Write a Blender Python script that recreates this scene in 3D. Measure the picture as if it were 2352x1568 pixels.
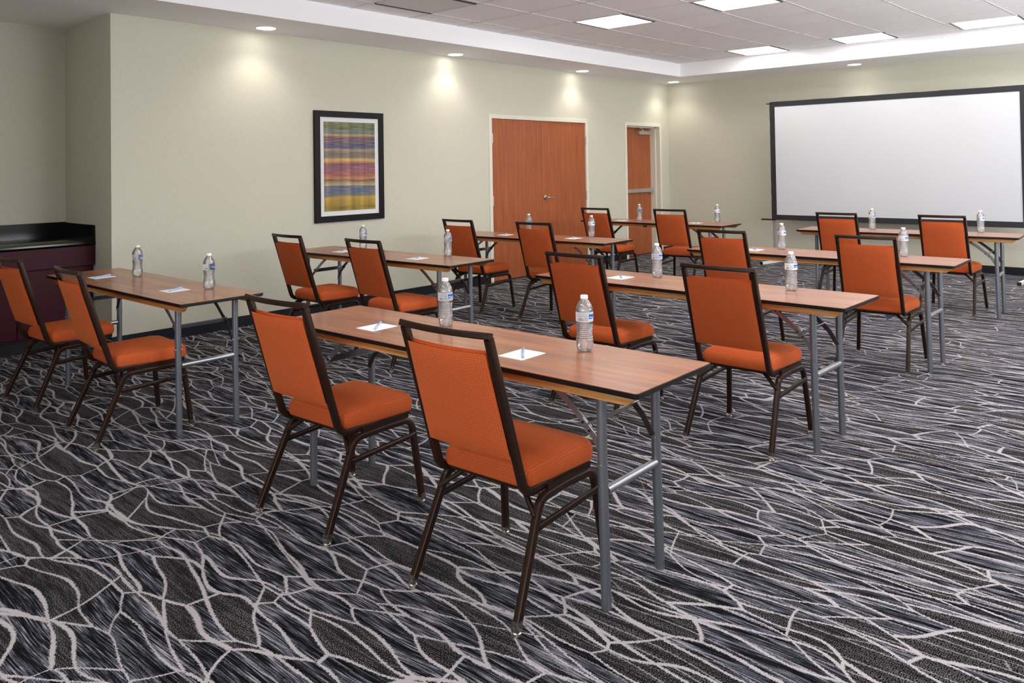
import bpy, bmesh, math, random
from mathutils import Vector, Matrix

# ------------------------------------------------------------------ reset
for o in list(bpy.data.objects): bpy.data.objects.remove(o)
scn = bpy.context.scene
COL = scn.collection
random.seed(7)
PI = math.pi

# ------------------------------------------------------------------ camera
cam_data = bpy.data.cameras.new('camera')
cam = bpy.data.objects.new('camera', cam_data)
COL.objects.link(cam)
R_ = Vector((0.74457732, 0.66735331, -0.01562585))
U_ = Vector((0.02490021, -0.0043744, 0.99968037))
F_ = Vector((-0.66707165, 0.74472842, 0.01987432))
CAM = Vector((6.6115, -11.1728, 1.4049))
M = Matrix.Identity(4)
for i in range(3):
    M[i][0] = R_[i]; M[i][1] = U_[i]; M[i][2] = -F_[i]; M[i][3] = CAM[i]
cam.matrix_world = M
cam_data.sensor_width = 36.0
cam_data.lens = 1812.11 * 36.0 / 2352.0
cam_data.shift_x = 0.0
cam_data.shift_y = -(784.0 - 346.757) / 2352.0
cam_data.clip_start = 0.05
cam_data.clip_end = 60
scn.camera = cam

# ------------------------------------------------------------------ world and exposure
world = bpy.data.worlds.new('world'); scn.world = world
world.use_nodes = True
world.node_tree.nodes['Background'].inputs[0].default_value = (0.8, 0.85, 1.0, 1)
world.node_tree.nodes['Background'].inputs[1].default_value = 0.02
scn.view_settings.view_transform = 'Standard'
scn.view_settings.look = 'None'
scn.view_settings.gamma = 1.0
scn.view_settings.use_curve_mapping = False
scn.view_settings.exposure = 1.55

TROFFER_E = 6.0      # lens radiance of the square ceiling lights
SPOT_W = 7.5        # power of each recessed downlight
# right: inferred window daylight, aimed up to brighten the ceiling; rear: added front fill
for nm, loc, aim, sx, sy, w in (('daylight_fill_right', (9.15, -4.6, 1.45), (-0.42, 0.12, 0.90), 6.6, 1.7, 205.0),
                                ('added_fill_rear', (6.2, -14.2, 1.50), (-0.20, 0.93, 0.32), 4.2, 1.5, 48.0)):
    ld_ = bpy.data.lights.new(nm, 'AREA'); ld_.shape = 'RECTANGLE'; ld_.size = sx; ld_.size_y = sy; ld_.energy = w; ld_.color = (0.90, 0.945, 1.0)
    lo_ = bpy.data.objects.new(nm, ld_); COL.objects.link(lo_); lo_.location = loc
    lo_.rotation_euler = Vector(aim).to_track_quat('-Z', 'Y').to_euler()

# ------------------------------------------------------------------ node helpers
def lin(c):
    return tuple((v / 12.92 if v <= 0.04045 else ((v + 0.055) / 1.055) ** 2.4) for v in c)
def rgb(r, g, b):
    return lin((r / 255.0, g / 255.0, b / 255.0)) + (1.0,)

class NT:
    def __init__(s, name):
        s.m = bpy.data.materials.new(name); s.m.use_nodes = True
        s.t = s.m.node_tree; s.t.nodes.clear()
        s.out = s.n('ShaderNodeOutputMaterial')
    def n(s, typ, **kw):
        nd = s.t.nodes.new(typ)
        for k, v in kw.items(): setattr(nd, k, v)
        return nd
    def set(s, nd, k, v):
        if v is None: return
        if isinstance(v, bpy.types.NodeSocket): s.t.links.new(v, nd.inputs[k])
        else: nd.inputs[k].default_value = v
    def math(s, op, a, b=None, c=None, clamp=False):
        nd = s.n('ShaderNodeMath', operation=op, use_clamp=clamp)
        s.set(nd, 0, a); s.set(nd, 1, b); s.set(nd, 2, c)
        return nd.outputs[0]
    def vmath(s, op, a, b=None, scale=None):
        nd = s.n('ShaderNodeVectorMath', operation=op)
        s.set(nd, 0, a); s.set(nd, 1, b)
        if scale is not None: s.set(nd, 'Scale', scale)
        return nd.outputs['Value'] if op in ('DOT_PRODUCT', 'LENGTH', 'DISTANCE') else nd.outputs[0]
    def mapping(s, vec, scale=(1, 1, 1), rot=(0, 0, 0), loc=(0, 0, 0)):
        nd = s.n('ShaderNodeMapping')
        s.t.links.new(vec, nd.inputs[0]); nd.inputs[1].default_value = loc
        nd.inputs[2].default_value = rot; nd.inputs[3].default_value = scale
        return nd.outputs[0]
    def noise(s, vec, scale=5, detail=2, rough=0.5, dist=0.0):
        nd = s.n('ShaderNodeTexNoise')
        if vec is not None: s.t.links.new(vec, nd.inputs['Vector'])
        nd.inputs['Scale'].default_value = scale; nd.inputs['Detail'].default_value = detail
        nd.inputs['Roughness'].default_value = rough; nd.inputs['Distortion'].default_value = dist
        return nd
    def voronoi(s, vec, scale=1, feature='F1', rnd=1.0, dims='2D'):
        nd = s.n('ShaderNodeTexVoronoi', feature=feature, voronoi_dimensions=dims)
        s.t.links.new(vec, nd.inputs['Vector'])
        nd.inputs['Scale'].default_value = scale; nd.inputs['Randomness'].default_value = rnd
        return nd
    def ramp(s, fac, stops, interp='LINEAR'):
        nd = s.n('ShaderNodeValToRGB'); nd.color_ramp.interpolation = interp
        el = nd.color_ramp.elements
        while len(el) > 1: el.remove(el[-1])
        el[0].position = stops[0][0]; el[0].color = stops[0][1]
        for p, c in stops[1:]:
            e = el.new(p); e.color = c
        s.t.links.new(fac, nd.inputs[0])
        return nd.outputs[0]
    def mix(s, fac, a, b, blend='MIX'):
        nd = s.n('ShaderNodeMix', data_type='RGBA', blend_type=blend)
        s.set(nd, 0, fac); s.set(nd, 6, a); s.set(nd, 7, b)
        return nd.outputs[2]
    def maprange(s, v, a, b, c=0.0, d=1.0, smooth=False):
        nd = s.n('ShaderNodeMapRange')
        if smooth: nd.interpolation_type = 'SMOOTHSTEP'
        s.set(nd, 0, v); s.set(nd, 1, a); s.set(nd, 2, b); s.set(nd, 3, c); s.set(nd, 4, d)
        return nd.outputs[0]
    def bump(s, h, strength=0.2, dist=0.01):
        nd = s.n('ShaderNodeBump'); s.t.links.new(h, nd.inputs['Height'])
        nd.inputs['Strength'].default_value = strength; nd.inputs['Distance'].default_value = dist
        return nd.outputs[0]
    def principled(s, color, rough=0.5, metal=0.0, spec=0.5, normal=None, coat=0.0, sheen=0.0):
        nd = s.n('ShaderNodeBsdfPrincipled')
        s.set(nd, 'Base Color', color); s.set(nd, 'Roughness', rough); s.set(nd, 'Metallic', metal)
        s.set(nd, 'Specular IOR Level', spec)
        if coat: s.set(nd, 'Coat Weight', coat); s.set(nd, 'Coat Roughness', 0.1)
        if sheen: s.set(nd, 'Sheen Weight', sheen)
        if normal is not None: s.t.links.new(normal, nd.inputs['Normal'])
        s.t.links.new(nd.outputs[0], s.out.inputs[0])
        return nd
    def obj(s): return s.n('ShaderNodeTexCoord').outputs['Object']
    def uv(s): return s.n('ShaderNodeTexCoord').outputs['UV']
    def pos(s): return s.n('ShaderNodeNewGeometry').outputs['Position']
    def sep(s, v):
        nd = s.n('ShaderNodeSeparateXYZ'); s.t.links.new(v, nd.inputs[0]); return nd.outputs
    def comb(s, x=0.0, y=0.0, z=0.0):
        nd = s.n('ShaderNodeCombineXYZ'); s.set(nd, 0, x); s.set(nd, 1, y); s.set(nd, 2, z); return nd.outputs[0]

MATS = {}
def simple(name, col, rough=0.5, metal=0.0, spec=0.5, var=0.05, scale=30, bumpk=0.0, coat=0.0):
    t = NT(name); v = t.obj()
    nz = t.noise(v, scale, 3)
    c1 = tuple(c * (1 - var) for c in col[:3]) + (1,); c2 = tuple(min(1, c * (1 + var)) for c in col[:3]) + (1,)
    c = t.mix(nz.outputs[0], c1, c2)
    nm = t.bump(nz.outputs[0], bumpk, 0.002) if bumpk else None
    t.principled(c, rough, metal, spec, nm, coat)
    MATS[name] = t.m
    return t.m

# --- wall covering: pale beige woven vinyl
def mat_wall():
    t = NT('wallcovering'); p = t.pos()
    s = t.sep(p)
    h = t.math('ADD', s[0], s[1])
    vec = t.comb(h, 0.0, s[2])
    v1 = t.noise(t.mapping(vec, (480, 1, 18)), 1, 2)
    v2 = t.noise(t.mapping(vec, (18, 1, 480)), 1, 2)
    w = t.math('ADD', t.math('MULTIPLY', v1.outputs[0], 0.6), t.math('MULTIPLY', v2.outputs[0], 0.4))
    c = t.ramp(w, [(0.35, rgb(196, 192, 174)), (0.65, rgb(210, 206, 189))])
    t.principled(c, 0.75, 0, 0.25, t.bump(w, 0.12, 0.002))
    return t.m
M_WALL = mat_wall()

# --- patterned carpet
def mat_carpet():
    t = NT('patterned_carpet'); p0 = t.pos()
    # ragged tuft edges
    fine = t.noise(t.mapping(p0, (1, 1, 0)), 230, 1)
    fo = t.vmath('SCALE', t.vmath('SUBTRACT', fine.outputs['Color'], (0.5, 0.5, 0.5)), scale=0.015)
    p = t.vmath('ADD', p0, fo)
    def layer(seed, sx, sy, wx, wy, nscale, width):
        q = t.mapping(p, (1, 1, 0), loc=(seed * 3.7, seed * 1.9, 0))
        n1 = t.noise(q, nscale, 1)
        off = t.vmath('MULTIPLY', t.vmath('SUBTRACT', n1.outputs['Color'], (0.5, 0.5, 0.5)), (wx, wy, 0.0))
        q = t.vmath('ADD', q, off)
        q = t.vmath('MULTIPLY', q, (sx, sy, 0.0))
        a = t.voronoi(q, 1, 'F1'); b = t.voronoi(q, 1, 'F2')
        pa, pb = a.outputs['Position'], b.outputs['Position']
        d = t.vmath('SUBTRACT', pb, pa)
        mid = t.vmath('SCALE', t.vmath('ADD', pa, pb), scale=0.5)
        num = t.math('ABSOLUTE', t.vmath('DOT_PRODUCT', t.vmath('SUBTRACT', mid, q), d))
        den = t.vmath('LENGTH', t.vmath('MULTIPLY', d, (sx, sy, 0.0)))
        dist = t.math('DIVIDE', num, t.math('MAXIMUM', den, 1e-4))   # metres to the cell boundary
        return dist, a.outputs['Color']
    d1, c1 = layer(1.0, 2.4, 9.0, 0.50, 0.30, 1.9, 0)
    d2, c2 = layer(5.3, 1.5, 6.4, 0.70, 0.46, 1.3, 0)
    wn = t.noise(t.mapping(p0, (1, 1, 0)), 4.0, 2)
    wid = t.maprange(wn.outputs[0], 0.3, 0.7, 0.0018, 0.0064)
    l1 = t.maprange(d1, wid, t.math('ADD', wid, 0.0022), 1.0, 0.0)
    wid2 = t.math('MULTIPLY', wid, 0.8)
    l2 = t.maprange(d2, wid2, t.math('ADD', wid2, 0.0022), 1.0, 0.0)
    d3, c3 = layer(8.1, 0.8, 15.0, 0.6, 0.16, 1.1, 0)
    l3 = t.maprange(d3, 0.0016, 0.0034, 1.0, 0.0)
    xs = t.sep(p0)
    mk = t.noise(t.mapping(p0, (.9, 1.6, 0)), 1, 1)
    l3 = t.math('MULTIPLY', l3, t.maprange(t.math('ADD', xs[0], t.math('MULTIPLY', mk.outputs[0], 3.0)), 5.8, 6.6, 0.0, 0.55))
    line = t.math('MAXIMUM', t.math('MAXIMUM', l1, l2), l3)
    # striations running across the room
    warp = t.noise(t.mapping(p0, (1, 1, 0)), 1.2, 1)
    pw = t.vmath('ADD', p0, t.vmath('MULTIPLY', t.vmath('SUBTRACT', warp.outputs['Color'], (0.5, 0.5, 0.5)), (0, 0.12, 0)))
    s1 = t.noise(t.mapping(pw, (9.0, 230, 0)), 1, 2, 0.6)
    s2 = t.noise(t.mapping(pw, (2.4, 38, 0)), 1, 2, 0.55)
    s3 = t.noise(t.mapping(p0, (150, 330, 0)), 1, 1)
    st = t.math('ADD', t.math('MULTIPLY', s1.outputs[0], 0.52), t.math('MULTIPLY', s2.outputs[0], 0.38))
    st = t.math('ADD', st, t.math('MULTIPLY', s3.outputs[0], 0.10))
    stria = t.ramp(st, [(0.435, rgb(12, 11, 12)), (0.485, rgb(28, 28, 31)), (0.515, rgb(58, 59, 67)), (0.555, rgb(86, 87, 98)), (0.61, rgb(148, 143, 147))])
    blue = t.noise(t.mapping(p0, (1.4, 3.0, 0)), 1, 2)
    stria = t.mix(t.maprange(blue.outputs[0], 0.5, 0.68, 0, 0.3), stria, rgb(84, 88, 130), 'SOFT_LIGHT')
    # dotted dark cells
    dots = t.voronoi(t.mapping(p0, (170, 270, 0)), 1, 'F1', 0.7)
    dm = t.maprange(dots.outputs['Distance'], 0.18, 0.42, 1.0, 0.0)
    dn = t.noise(t.mapping(p0, (3, 26, 0)), 1, 2)
    dm = t.math('MULTIPLY', dm, t.maprange(st, 0.44, 0.58, 0.15, 1.0))
    dark = t.mix(dm, rgb(14, 13, 13), rgb(126, 122, 126))
    sp1 = t.sep(c1); sp2 = t.sep(c2)
    sel = t.math('GREATER_THAN', t.math('FRACT', t.math('ADD', sp1[0], sp2[1])), 0.64)
    base = t.mix(sel, stria, dark)
    col = t.mix(t.math('MULTIPLY', line, 0.95), base, rgb(166, 159, 161))
    pile = t.noise(p0, 420, 1)
    col = t.mix(0.35, col, t.mix(pile.outputs[0], (0.25, 0.25, 0.25, 1), (1, 1, 1, 1)), 'OVERLAY')
    t.principled(col, 1.0, 0, 0.0, t.bump(pile.outputs[0], 0.35, 0.004), sheen=0.02)
    return t.m
M_CARPET = mat_carpet()

# --- laminate table top, grain along local X
def mat_laminate():
    t = NT('walnut_laminate'); v = t.obj()
    n1 = t.noise(t.mapping(v, (1.6, 22, 1)), 1, 4, 0.55, 0.6)
    n2 = t.noise(t.mapping(v, (5, 110, 1)), 1, 3, 0.6)
    f = t.math('ADD', t.math('MULTIPLY', n1.outputs[0], 0.75), t.math('MULTIPLY', n2.outputs[0], 0.25))
    n3 = t.noise(t.mapping(v, (0.9, 9, 1), loc=(3, 1, 0)), 1, 3, 0.6, 0.8)
    c = t.ramp(f, [(0.33, rgb(112, 66, 46)), (0.45, rgb(146, 88, 58)), (0.56, rgb(164, 101, 66)), (0.68, rgb(174, 114, 78))])
    c = t.mix(t.maprange(n3.outputs[0], 0.54, 0.66, 0.0, 0.45), c, rgb(104, 68, 54))
    t.principled(c, 0.32, 0, 0.6, t.bump(n2.outputs[0], 0.03, 0.001), coat=0.25)
    return t.m
M_LAM = mat_laminate()

def mat_wood(name, c1, c2, c3, ax, rough=0.45, sc=1.0, spec=0.4):
    t = NT(name); v = t.obj()
    s = [26 * sc] * 3; s[ax] = 1.6
    n1 = t.noise(t.mapping(v, tuple(s)), 1, 4, 0.6, 0.8)
    s2 = [170 * sc] * 3; s2[ax] = 5
    n2 = t.noise(t.mapping(v, tuple(s2)), 1, 2, 0.6)
    f = t.math('ADD', t.math('MULTIPLY', n1.outputs[0], 0.65), t.math('MULTIPLY', n2.outputs[0], 0.35))
    c = t.ramp(f, [(0.36, c1), (0.5, c2), (0.64, c3)])
    t.principled(c, rough, 0, spec, t.bump(n2.outputs[0], 0.04, 0.001))
    return t.m
M_APRON = mat_wood('apron_wood', rgb(150, 98, 52), rgb(184, 128, 72), rgb(206, 152, 94), 0)
M_DOOR = mat_wood('cherry_veneer', rgb(146, 76, 43), rgb(160, 86, 49), rgb(174, 97, 57), 2, 0.42)
M_CAB = mat_wood('burgundy_wood', rgb(52, 18, 30), rgb(62, 22, 35), rgb(68, 22, 36), 1, 0.4, 1.0, 0.15)

# --- orange upholstery with small woven motif
def mat_fabric():
    t = NT('orange_upholstery'); v = t.uv()
    g = t.mapping(v, (118, 128, 1))
    sp = t.sep(g)
    fx = t.math('SUBTRACT', t.math('FRACT', sp[0]), 0.5); fy = t.math('SUBTRACT', t.math('FRACT', sp[1]), 0.5)
    par = t.math('GREATER_THAN', t.math('FRACT', t.math('MULTIPLY', t.math('ADD', t.math('FLOOR', sp[0]), t.math('FLOOR', sp[1])), 0.5)), 0.25)
    def dash(a, b): return t.math('SQRT', t.math('ADD', t.math('POWER', t.math('ABSOLUTE', t.math('DIVIDE', a, 0.40)), 2.0), t.math('POWER', t.math('ABSOLUTE', t.math('DIVIDE', b, 0.20)), 2.0)))
    dd = t.math('ADD', t.math('MULTIPLY', par, dash(fx, fy)), t.math('MULTIPLY', t.math('SUBTRACT', 1.0, par), dash(fy, fx)))
    motif = t.maprange(dd, 0.6, 1.15, 1.0, 0.0)
    th = t.noise(t.mapping(v, (900, 900, 1)), 1, 2)
    base = t.mix(t.math('MULTIPLY', motif, 0.42), rgb(184, 80, 37), rgb(220, 130, 78))
    c = t.mix(0.35, base, t.mix(th.outputs[0], (0.3, 0.3, 0.3, 1), (0.75, 0.75, 0.75, 1)), 'OVERLAY')
    h = t.math('ADD', t.math('MULTIPLY', motif, 0.6), t.math('MULTIPLY', th.outputs[0], 0.5))
    nd = t.principled(c, 0.85, 0, 0.2, t.bump(h, 0.25, 0.0015), sheen=0.25)
    nd.inputs['Sheen Roughness'].default_value = 0.4
    nd.inputs['Sheen Tint'].default_value = rgb(255, 160, 90)
    return t.m
M_FAB = mat_fabric()

M_BRONZE = simple('bronze_frame', rgb(42, 24, 16), 0.30, 0.1, 0.25, 0.08, 40)
M_STEEL = simple('grey_leg_steel', rgb(128, 132, 140), 0.38, 0.75, 0.5, 0.06, 60)
M_ZINC = simple('zinc_brace', rgb(150, 152, 156), 0.34, 0.85, 0.5, 0.08, 60)
M_DARKSTEEL = simple('dark_brace', rgb(70, 72, 78), 0.4, 0.7, 0.5, 0.1, 60)
M_EDGE = simple('black_edge_band', rgb(12, 12, 16), 0.4, 0, 0.3, 0.1, 50)
M_BLACKGLOSS = simple('black_stone', rgb(7, 7, 9), 0.15, 0, 0.35, 0.3, 60)
M_BASE = simple('black_vinyl_base', rgb(20, 23, 32), 0.4, 0, 0.4, 0.1, 30)
M_DRY = simple('ceiling_paint', rgb(250, 248, 249), 0.9, 0, 0.2, 0.01, 10)
M_TBAR = simple('grid_grey', rgb(216, 210, 210), 0.6, 0, 0.3, 0.02, 20)
M_SLOT = simple('dark_slot', rgb(60, 58, 60), 0.8, 0, 0.2, 0.1, 20)
M_TRIM = simple('door_frame_paint', rgb(222, 217, 200), 0.45, 0, 0.4, 0.01, 20)
M_WHITE = simple('white_enamel', rgb(228, 226, 224), 0.4, 0, 0.4, 0.01, 20)
M_CHROME = simple('satin_chrome', rgb(190, 192, 196), 0.18, 1.0, 0.5, 0.02, 20)
M_ALU = simple('satin_aluminium', rgb(182, 180, 174), 0.35, 0.6, 0.5, 0.03, 20)
M_PICFR = simple('black_picture_frame', rgb(17, 14, 16), 0.45, 0, 0.2, 0.15, 30)
M_MAT = simple('white_mat_board', rgb(226, 224, 224), 0.8, 0, 0.2, 0.01, 80)
M_SCRBORDER = simple('black_screen_border', rgb(36, 36, 41), 0.5, 0, 0.4, 0.15, 18, 0.3)
M_PAPER = simple('white_paper', rgb(240, 241, 244), 0.75, 0, 0.2, 0.01, 40)
M_CAP = simple('white_cap', rgb(240, 240, 240), 0.45, 0, 0.4, 0.01, 40)
M_LABEL = simple('white_label', rgb(248, 248, 252), 0.4, 0, 0.4, 0.01, 40)
M_BLUE = simple('blue_print', rgb(20, 96, 176), 0.4, 0, 0.4, 0.05, 40)
M_GREYINK = simple('grey_print', rgb(120, 122, 132), 0.5, 0, 0.3, 0.1, 200)
M_BLACK = simple('black_plastic', rgb(16, 16, 18), 0.5, 0, 0.4, 0.1, 40)
M_GOLD = simple('nickel_glide', rgb(205, 198, 186), 0.25, 0.9, 0.5, 0.1, 60)
M_SCREENBACK = simple('screen_rear_cloth', rgb(50, 50, 54), 0.7, 0, 0.2, 0.05, 20)

def mat_tile():
    t = NT('ceiling_tile'); p = t.pos()
    n = t.noise(p, 260, 3, 0.7); n2 = t.noise(p, 2.0, 1)
    c = t.ramp(n.outputs[0], [(0.3, rgb(243, 239, 240)), (0.6, rgb(251, 248, 249))])
    t.principled(c, 0.95, 0, 0.1, t.bump(n.outputs[0], 0.15, 0.002))
    return t.m
M_TILE = mat_tile()
def mat_vent():
    t = NT('perforated_panel'); p = t.pos()
    vo = t.voronoi(t.mapping(p, (70, 70, 0)), 1, 'F1', 0.0)
    d = t.maprange(vo.outputs['Distance'], 0.2, 0.3, 0, 1)
    c = t.mix(d, rgb(150, 147, 147), rgb(236, 231, 232))
    t.principled(c, 0.6, 0, 0.3)
    return t.m
M_VENT = mat_vent()
def mat_emit(name, col, strength, lines=False):
    t = NT(name)
    e = t.n('ShaderNodeEmission'); e.inputs[0].default_value = col; e.inputs[1].default_value = strength
    if lines:
        # prismatic acrylic lens: the panel transmits a little less along its moulded joints
        s = t.sep(t.obj())
        a = t.math('ABSOLUTE', t.math('SUBTRACT', t.math('FRACT', t.math('MULTIPLY', s[0], 5.2)), 0.5))
        b = t.math('ABSOLUTE', t.math('SUBTRACT', t.math('FRACT', t.math('ADD', t.math('MULTIPLY', s[1], 5.2), 0.5)), 0.5))
        m = t.math('MINIMUM', t.maprange(a, 0.0, 0.022, 0.03, 1), t.maprange(b, 0.0, 0.022, 0.03, 1))
        st = t.math('MULTIPLY', m, strength); t.t.links.new(st, e.inputs[1])
    t.t.links.new(e.outputs[0], t.out.inputs[0])
    return t.m
M_LENS = mat_emit('prismatic_lens', (1.0, 0.985, 0.955, 1), TROFFER_E, True)
M_BULB = mat_emit('downlight_lamp', (1.0, 0.97, 0.92, 1), 6.0)

def mat_screen():
    t = NT('projection_fabric'); p = t.pos()
    n = t.noise(p, 1.5, 1)
    c = t.mix(n.outputs[0], rgb(196, 196, 198), rgb(200, 200, 202))
    t.principled(c, 0.85, 0, 0.2)
    return t.m
M_SCREEN = mat_screen()

def mat_art():
    t = NT('striped_print'); v = t.obj()
    s = t.sep(v)
    wob = t.noise(t.mapping(v, (1, 2.2, 7)), 1, 2)
    z = t.math('ADD', s[2], t.math('MULTIPLY', t.math('SUBTRACT', wob.outputs[0], 0.5), 0.035))
    f = t.math('DIVIDE', t.math('SUBTRACT', 0.447, z), 0.894)
    stops = [(0.0, (112, 124, 78)), (0.035, (98, 116, 84)), (0.07, (88, 100, 62)), (0.10, (104, 130, 132)), (0.13, (92, 116, 112)),
             (0.142, (192, 168, 112)), (0.16, (176, 132, 96)), (0.17, (104, 72, 96)), (0.22, (104, 88, 112)), (0.26, (66, 72, 120)),
             (0.30, (62, 72, 124)), (0.315, (176, 150, 114)), (0.35, (112, 104, 112)), (0.40, (124, 112, 100)), (0.425, (218, 186, 112)),
             (0.45, (200, 140, 84)), (0.468, (134, 70, 96)), (0.53, (148, 84, 118)), (0.60, (168, 86, 88)), (0.64, (206, 134, 84)),
             (0.655, (84, 72, 92)), (0.68, (176, 136, 92)), (0.71, (196, 180, 150)), (0.725, (84, 102, 118)), (0.78, (84, 104, 150)),
             (0.825, (104, 116, 104)), (0.85, (204, 158, 80)), (0.89, (186, 152, 50)), (0.94, (176, 138, 26)), (0.97, (128, 112, 40)), (1.0, (172, 146, 30))]
    f2 = t.math('MULTIPLY', f, 1.0)
    # two ramps (a colour ramp holds at most 32 stops)
    c = t.ramp(f2, [(p_, rgb(*c_)) for p_, c_ in stops])
    th = t.noise(t.mapping(v, (1, 5, 110)), 1, 3, 0.6)
    c = t.mix(t.maprange(th.outputs[0], 0.35, 0.65, 0, 0.5), c, t.mix(th.outputs[0], rgb(90, 84, 96), rgb(214, 190, 136)))
    vs = t.noise(t.mapping(v, (1, 12, 0.4)), 1, 2)
    c = t.mix(0.8, c, t.mix(t.maprange(vs.outputs[0], 0.3, 0.7), (0.18, 0.2, 0.26, 1), (0.62, 0.6, 0.56, 1)), 'OVERLAY')
    t.principled(c, 0.5, 0, 0.2)
    return t.m
M_ART = mat_art()

def mat_clear(name, tint, refr=0.0, ior=1.45, rough=0.0, amt=0.25, haze=0.0):
    """clear plastic or water: see-through plus fresnel gloss and some refraction"""
    t = NT(name)
    tr = t.n('ShaderNodeBsdfTransparent'); tr.inputs[0].default_value = tint
    gl = t.n('ShaderNodeBsdfGlossy'); gl.inputs['Roughness'].default_value = 0.06
    fr = t.n('ShaderNodeFresnel'); fr.inputs[0].default_value = ior
    base = tr.outputs[0]
    if refr:
        rf = t.n('ShaderNodeBsdfRefraction'); rf.inputs['IOR'].default_value = ior; rf.inputs['Roughness'].default_value = rough
        mx = t.n('ShaderNodeMixShader'); mx.inputs[0].default_value = refr
        t.t.links.new(tr.outputs[0], mx.inputs[1]); t.t.links.new(rf.outputs[0], mx.inputs[2]); base = mx.outputs[0]
    if haze:
        df = t.n('ShaderNodeBsdfDiffuse'); df.inputs[0].default_value = (0.97, 0.975, 0.985, 1)
        tl = t.n('ShaderNodeBsdfTranslucent'); tl.inputs[0].default_value = (0.97, 0.975, 0.985, 1)
        mh = t.n('ShaderNodeMixShader'); mh.inputs[0].default_value = 0.5
        t.t.links.new(df.outputs[0], mh.inputs[1]); t.t.links.new(tl.outputs[0], mh.inputs[2])
        m3 = t.n('ShaderNodeMixShader'); m3.inputs[0].default_value = haze
        t.t.links.new(base, m3.inputs[1]); t.t.links.new(mh.outputs[0], m3.inputs[2]); base = m3.outputs[0]
    mx2 = t.n('ShaderNodeMixShader')
    fac = t.math('MULTIPLY', fr.outputs[0], amt * 4, clamp=True)
    t.t.links.new(fac, mx2.inputs[0]); t.t.links.new(base, mx2.inputs[1]); t.t.links.new(gl.outputs[0], mx2.inputs[2])
    t.t.links.new(mx2.outputs[0], t.out.inputs[0])
    return t.m
M_PET = mat_clear('clear_bottle_plastic', (0.975, 0.98, 0.985, 1), 0.0, 1.5, 0, 0.6, 0.20)  # white haze mixed into the clear plastic imitates sparkle on its ribs
M_WATER = mat_clear('water', (0.99, 0.995, 1, 1), 0.35, 1.33, 0.0, 0.25)
M_CLEARCAP = mat_clear('clear_plastic_cup', (0.93, 0.90, 0.86, 1), 0.0, 1.5, 0, 0.35, 0.08)
M_PEN = simple('clear_blue_plastic', rgb(168, 188, 220), 0.2, 0, 0.6, 0.02, 40)
M_PENCLIP = simple('slate_pen_clip', rgb(98, 122, 156), 0.3, 0, 0.5, 0.05, 40)

# ------------------------------------------------------------------ mesh helpers
def box_uv(me):
    uvl = me.uv_layers.new(name='UVMap')
    for poly in me.polygons:
        n = poly.normal; a = [abs(c) for c in n]; k = a.index(max(a))
        for li in poly.loop_indices:
            co = me.vertices[me.loops[li].vertex_index].co
            uvl.data[li].uv = ((co.y, co.z), (co.x, co.z), (co.x, co.y))[k]

def obj(name, bm, mat, parent=None, smooth=None, bevel=0.0, seg=2):
    bmesh.ops.recalc_face_normals(bm, faces=bm.faces)
    me = bpy.data.meshes.new(name); bm.to_mesh(me); bm.free()
    if mat: me.materials.append(mat)
    box_uv(me)
    o = bpy.data.objects.new(name, me); COL.objects.link(o)
    if parent: o.parent = parent
    if bevel:
        b = o.modifiers.new('bevel', 'BEVEL'); b.width = bevel; b.segments = seg; b.limit_method = 'ANGLE'; b.angle_limit = math.radians(40)
        b.harden_normals = False
    if smooth is not None:
        for f in me.polygons: f.use_smooth = True
        try: me.set_sharp_from_angle(angle=math.radians(smooth))
        except Exception: pass
    return o

def box(bm, x0, x1, y0, y1, z0, z1):
    vs = [bm.verts.new((x, y, z)) for x in (x0, x1) for y in (y0, y1) for z in (z0, z1)]
    for f in ((0, 1, 3, 2), (4, 6, 7, 5), (0, 4, 5, 1), (2, 3, 7, 6), (0, 2, 6, 4), (1, 5, 7, 3)):
        bm.faces.new([vs[i] for i in f])
    return vs

def prism(bm, pts, axis, a, b):
    """extrude a 2-D outline along axis (0,1,2) from a to b"""
    def P(u, v, w):
        return ((w, u, v), (u, w, v), (u, v, w))[axis]
    A = [bm.verts.new(P(u, v, a)) for u, v in pts]; B = [bm.verts.new(P(u, v, b)) for u, v in pts]
    n = len(pts)
    bm.faces.new(A); bm.faces.new(B[::-1])
    for i in range(n): bm.faces.new((A[i], A[(i + 1) % n], B[(i + 1) % n], B[i]))

def fillet(pts, rad, n=6):
    """round the inner corners of a polyline"""
    P = [Vector(p) for p in pts]; out = [P[0]]
    for i in range(1, len(P) - 1):
        r = rad[i - 1] if isinstance(rad, (list, tuple)) else rad
        if r <= 0: out.append(P[i]); continue
        a = (P[i - 1] - P[i]).normalized(); b = (P[i + 1] - P[i]).normalized()
        ang = a.angle(b); d = r / math.tan(ang / 2)
        c = P[i] + (a + b).normalized() * (r / math.sin(ang / 2))
        s = P[i] + a * d - c; e = P[i] + b * d - c
        tot = s.angle(e); ax = s.cross(e).normalized()
        for k in range(n + 1):
            out.append(c + Matrix.Rotation(tot * k / n, 3, ax) @ s)
    out.append(P[-1])
    return out

def rsec(w, h, r=0.004, n=2):
    out = []
    for cx, cy, a0 in ((w / 2 - r, h / 2 - r, 0), (-w / 2 + r, h / 2 - r, 90), (-w / 2 + r, -h / 2 + r, 180), (w / 2 - r, -h / 2 + r, 270)):
        for k in range(n + 1):
            a = math.radians(a0 + 90 * k / n); out.append((cx + r * math.cos(a), cy + r * math.sin(a)))
    return out
def csec(r, n=12): return [(r * math.cos(2 * PI * k / n), r * math.sin(2 * PI * k / n)) for k in range(n)]

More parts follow.
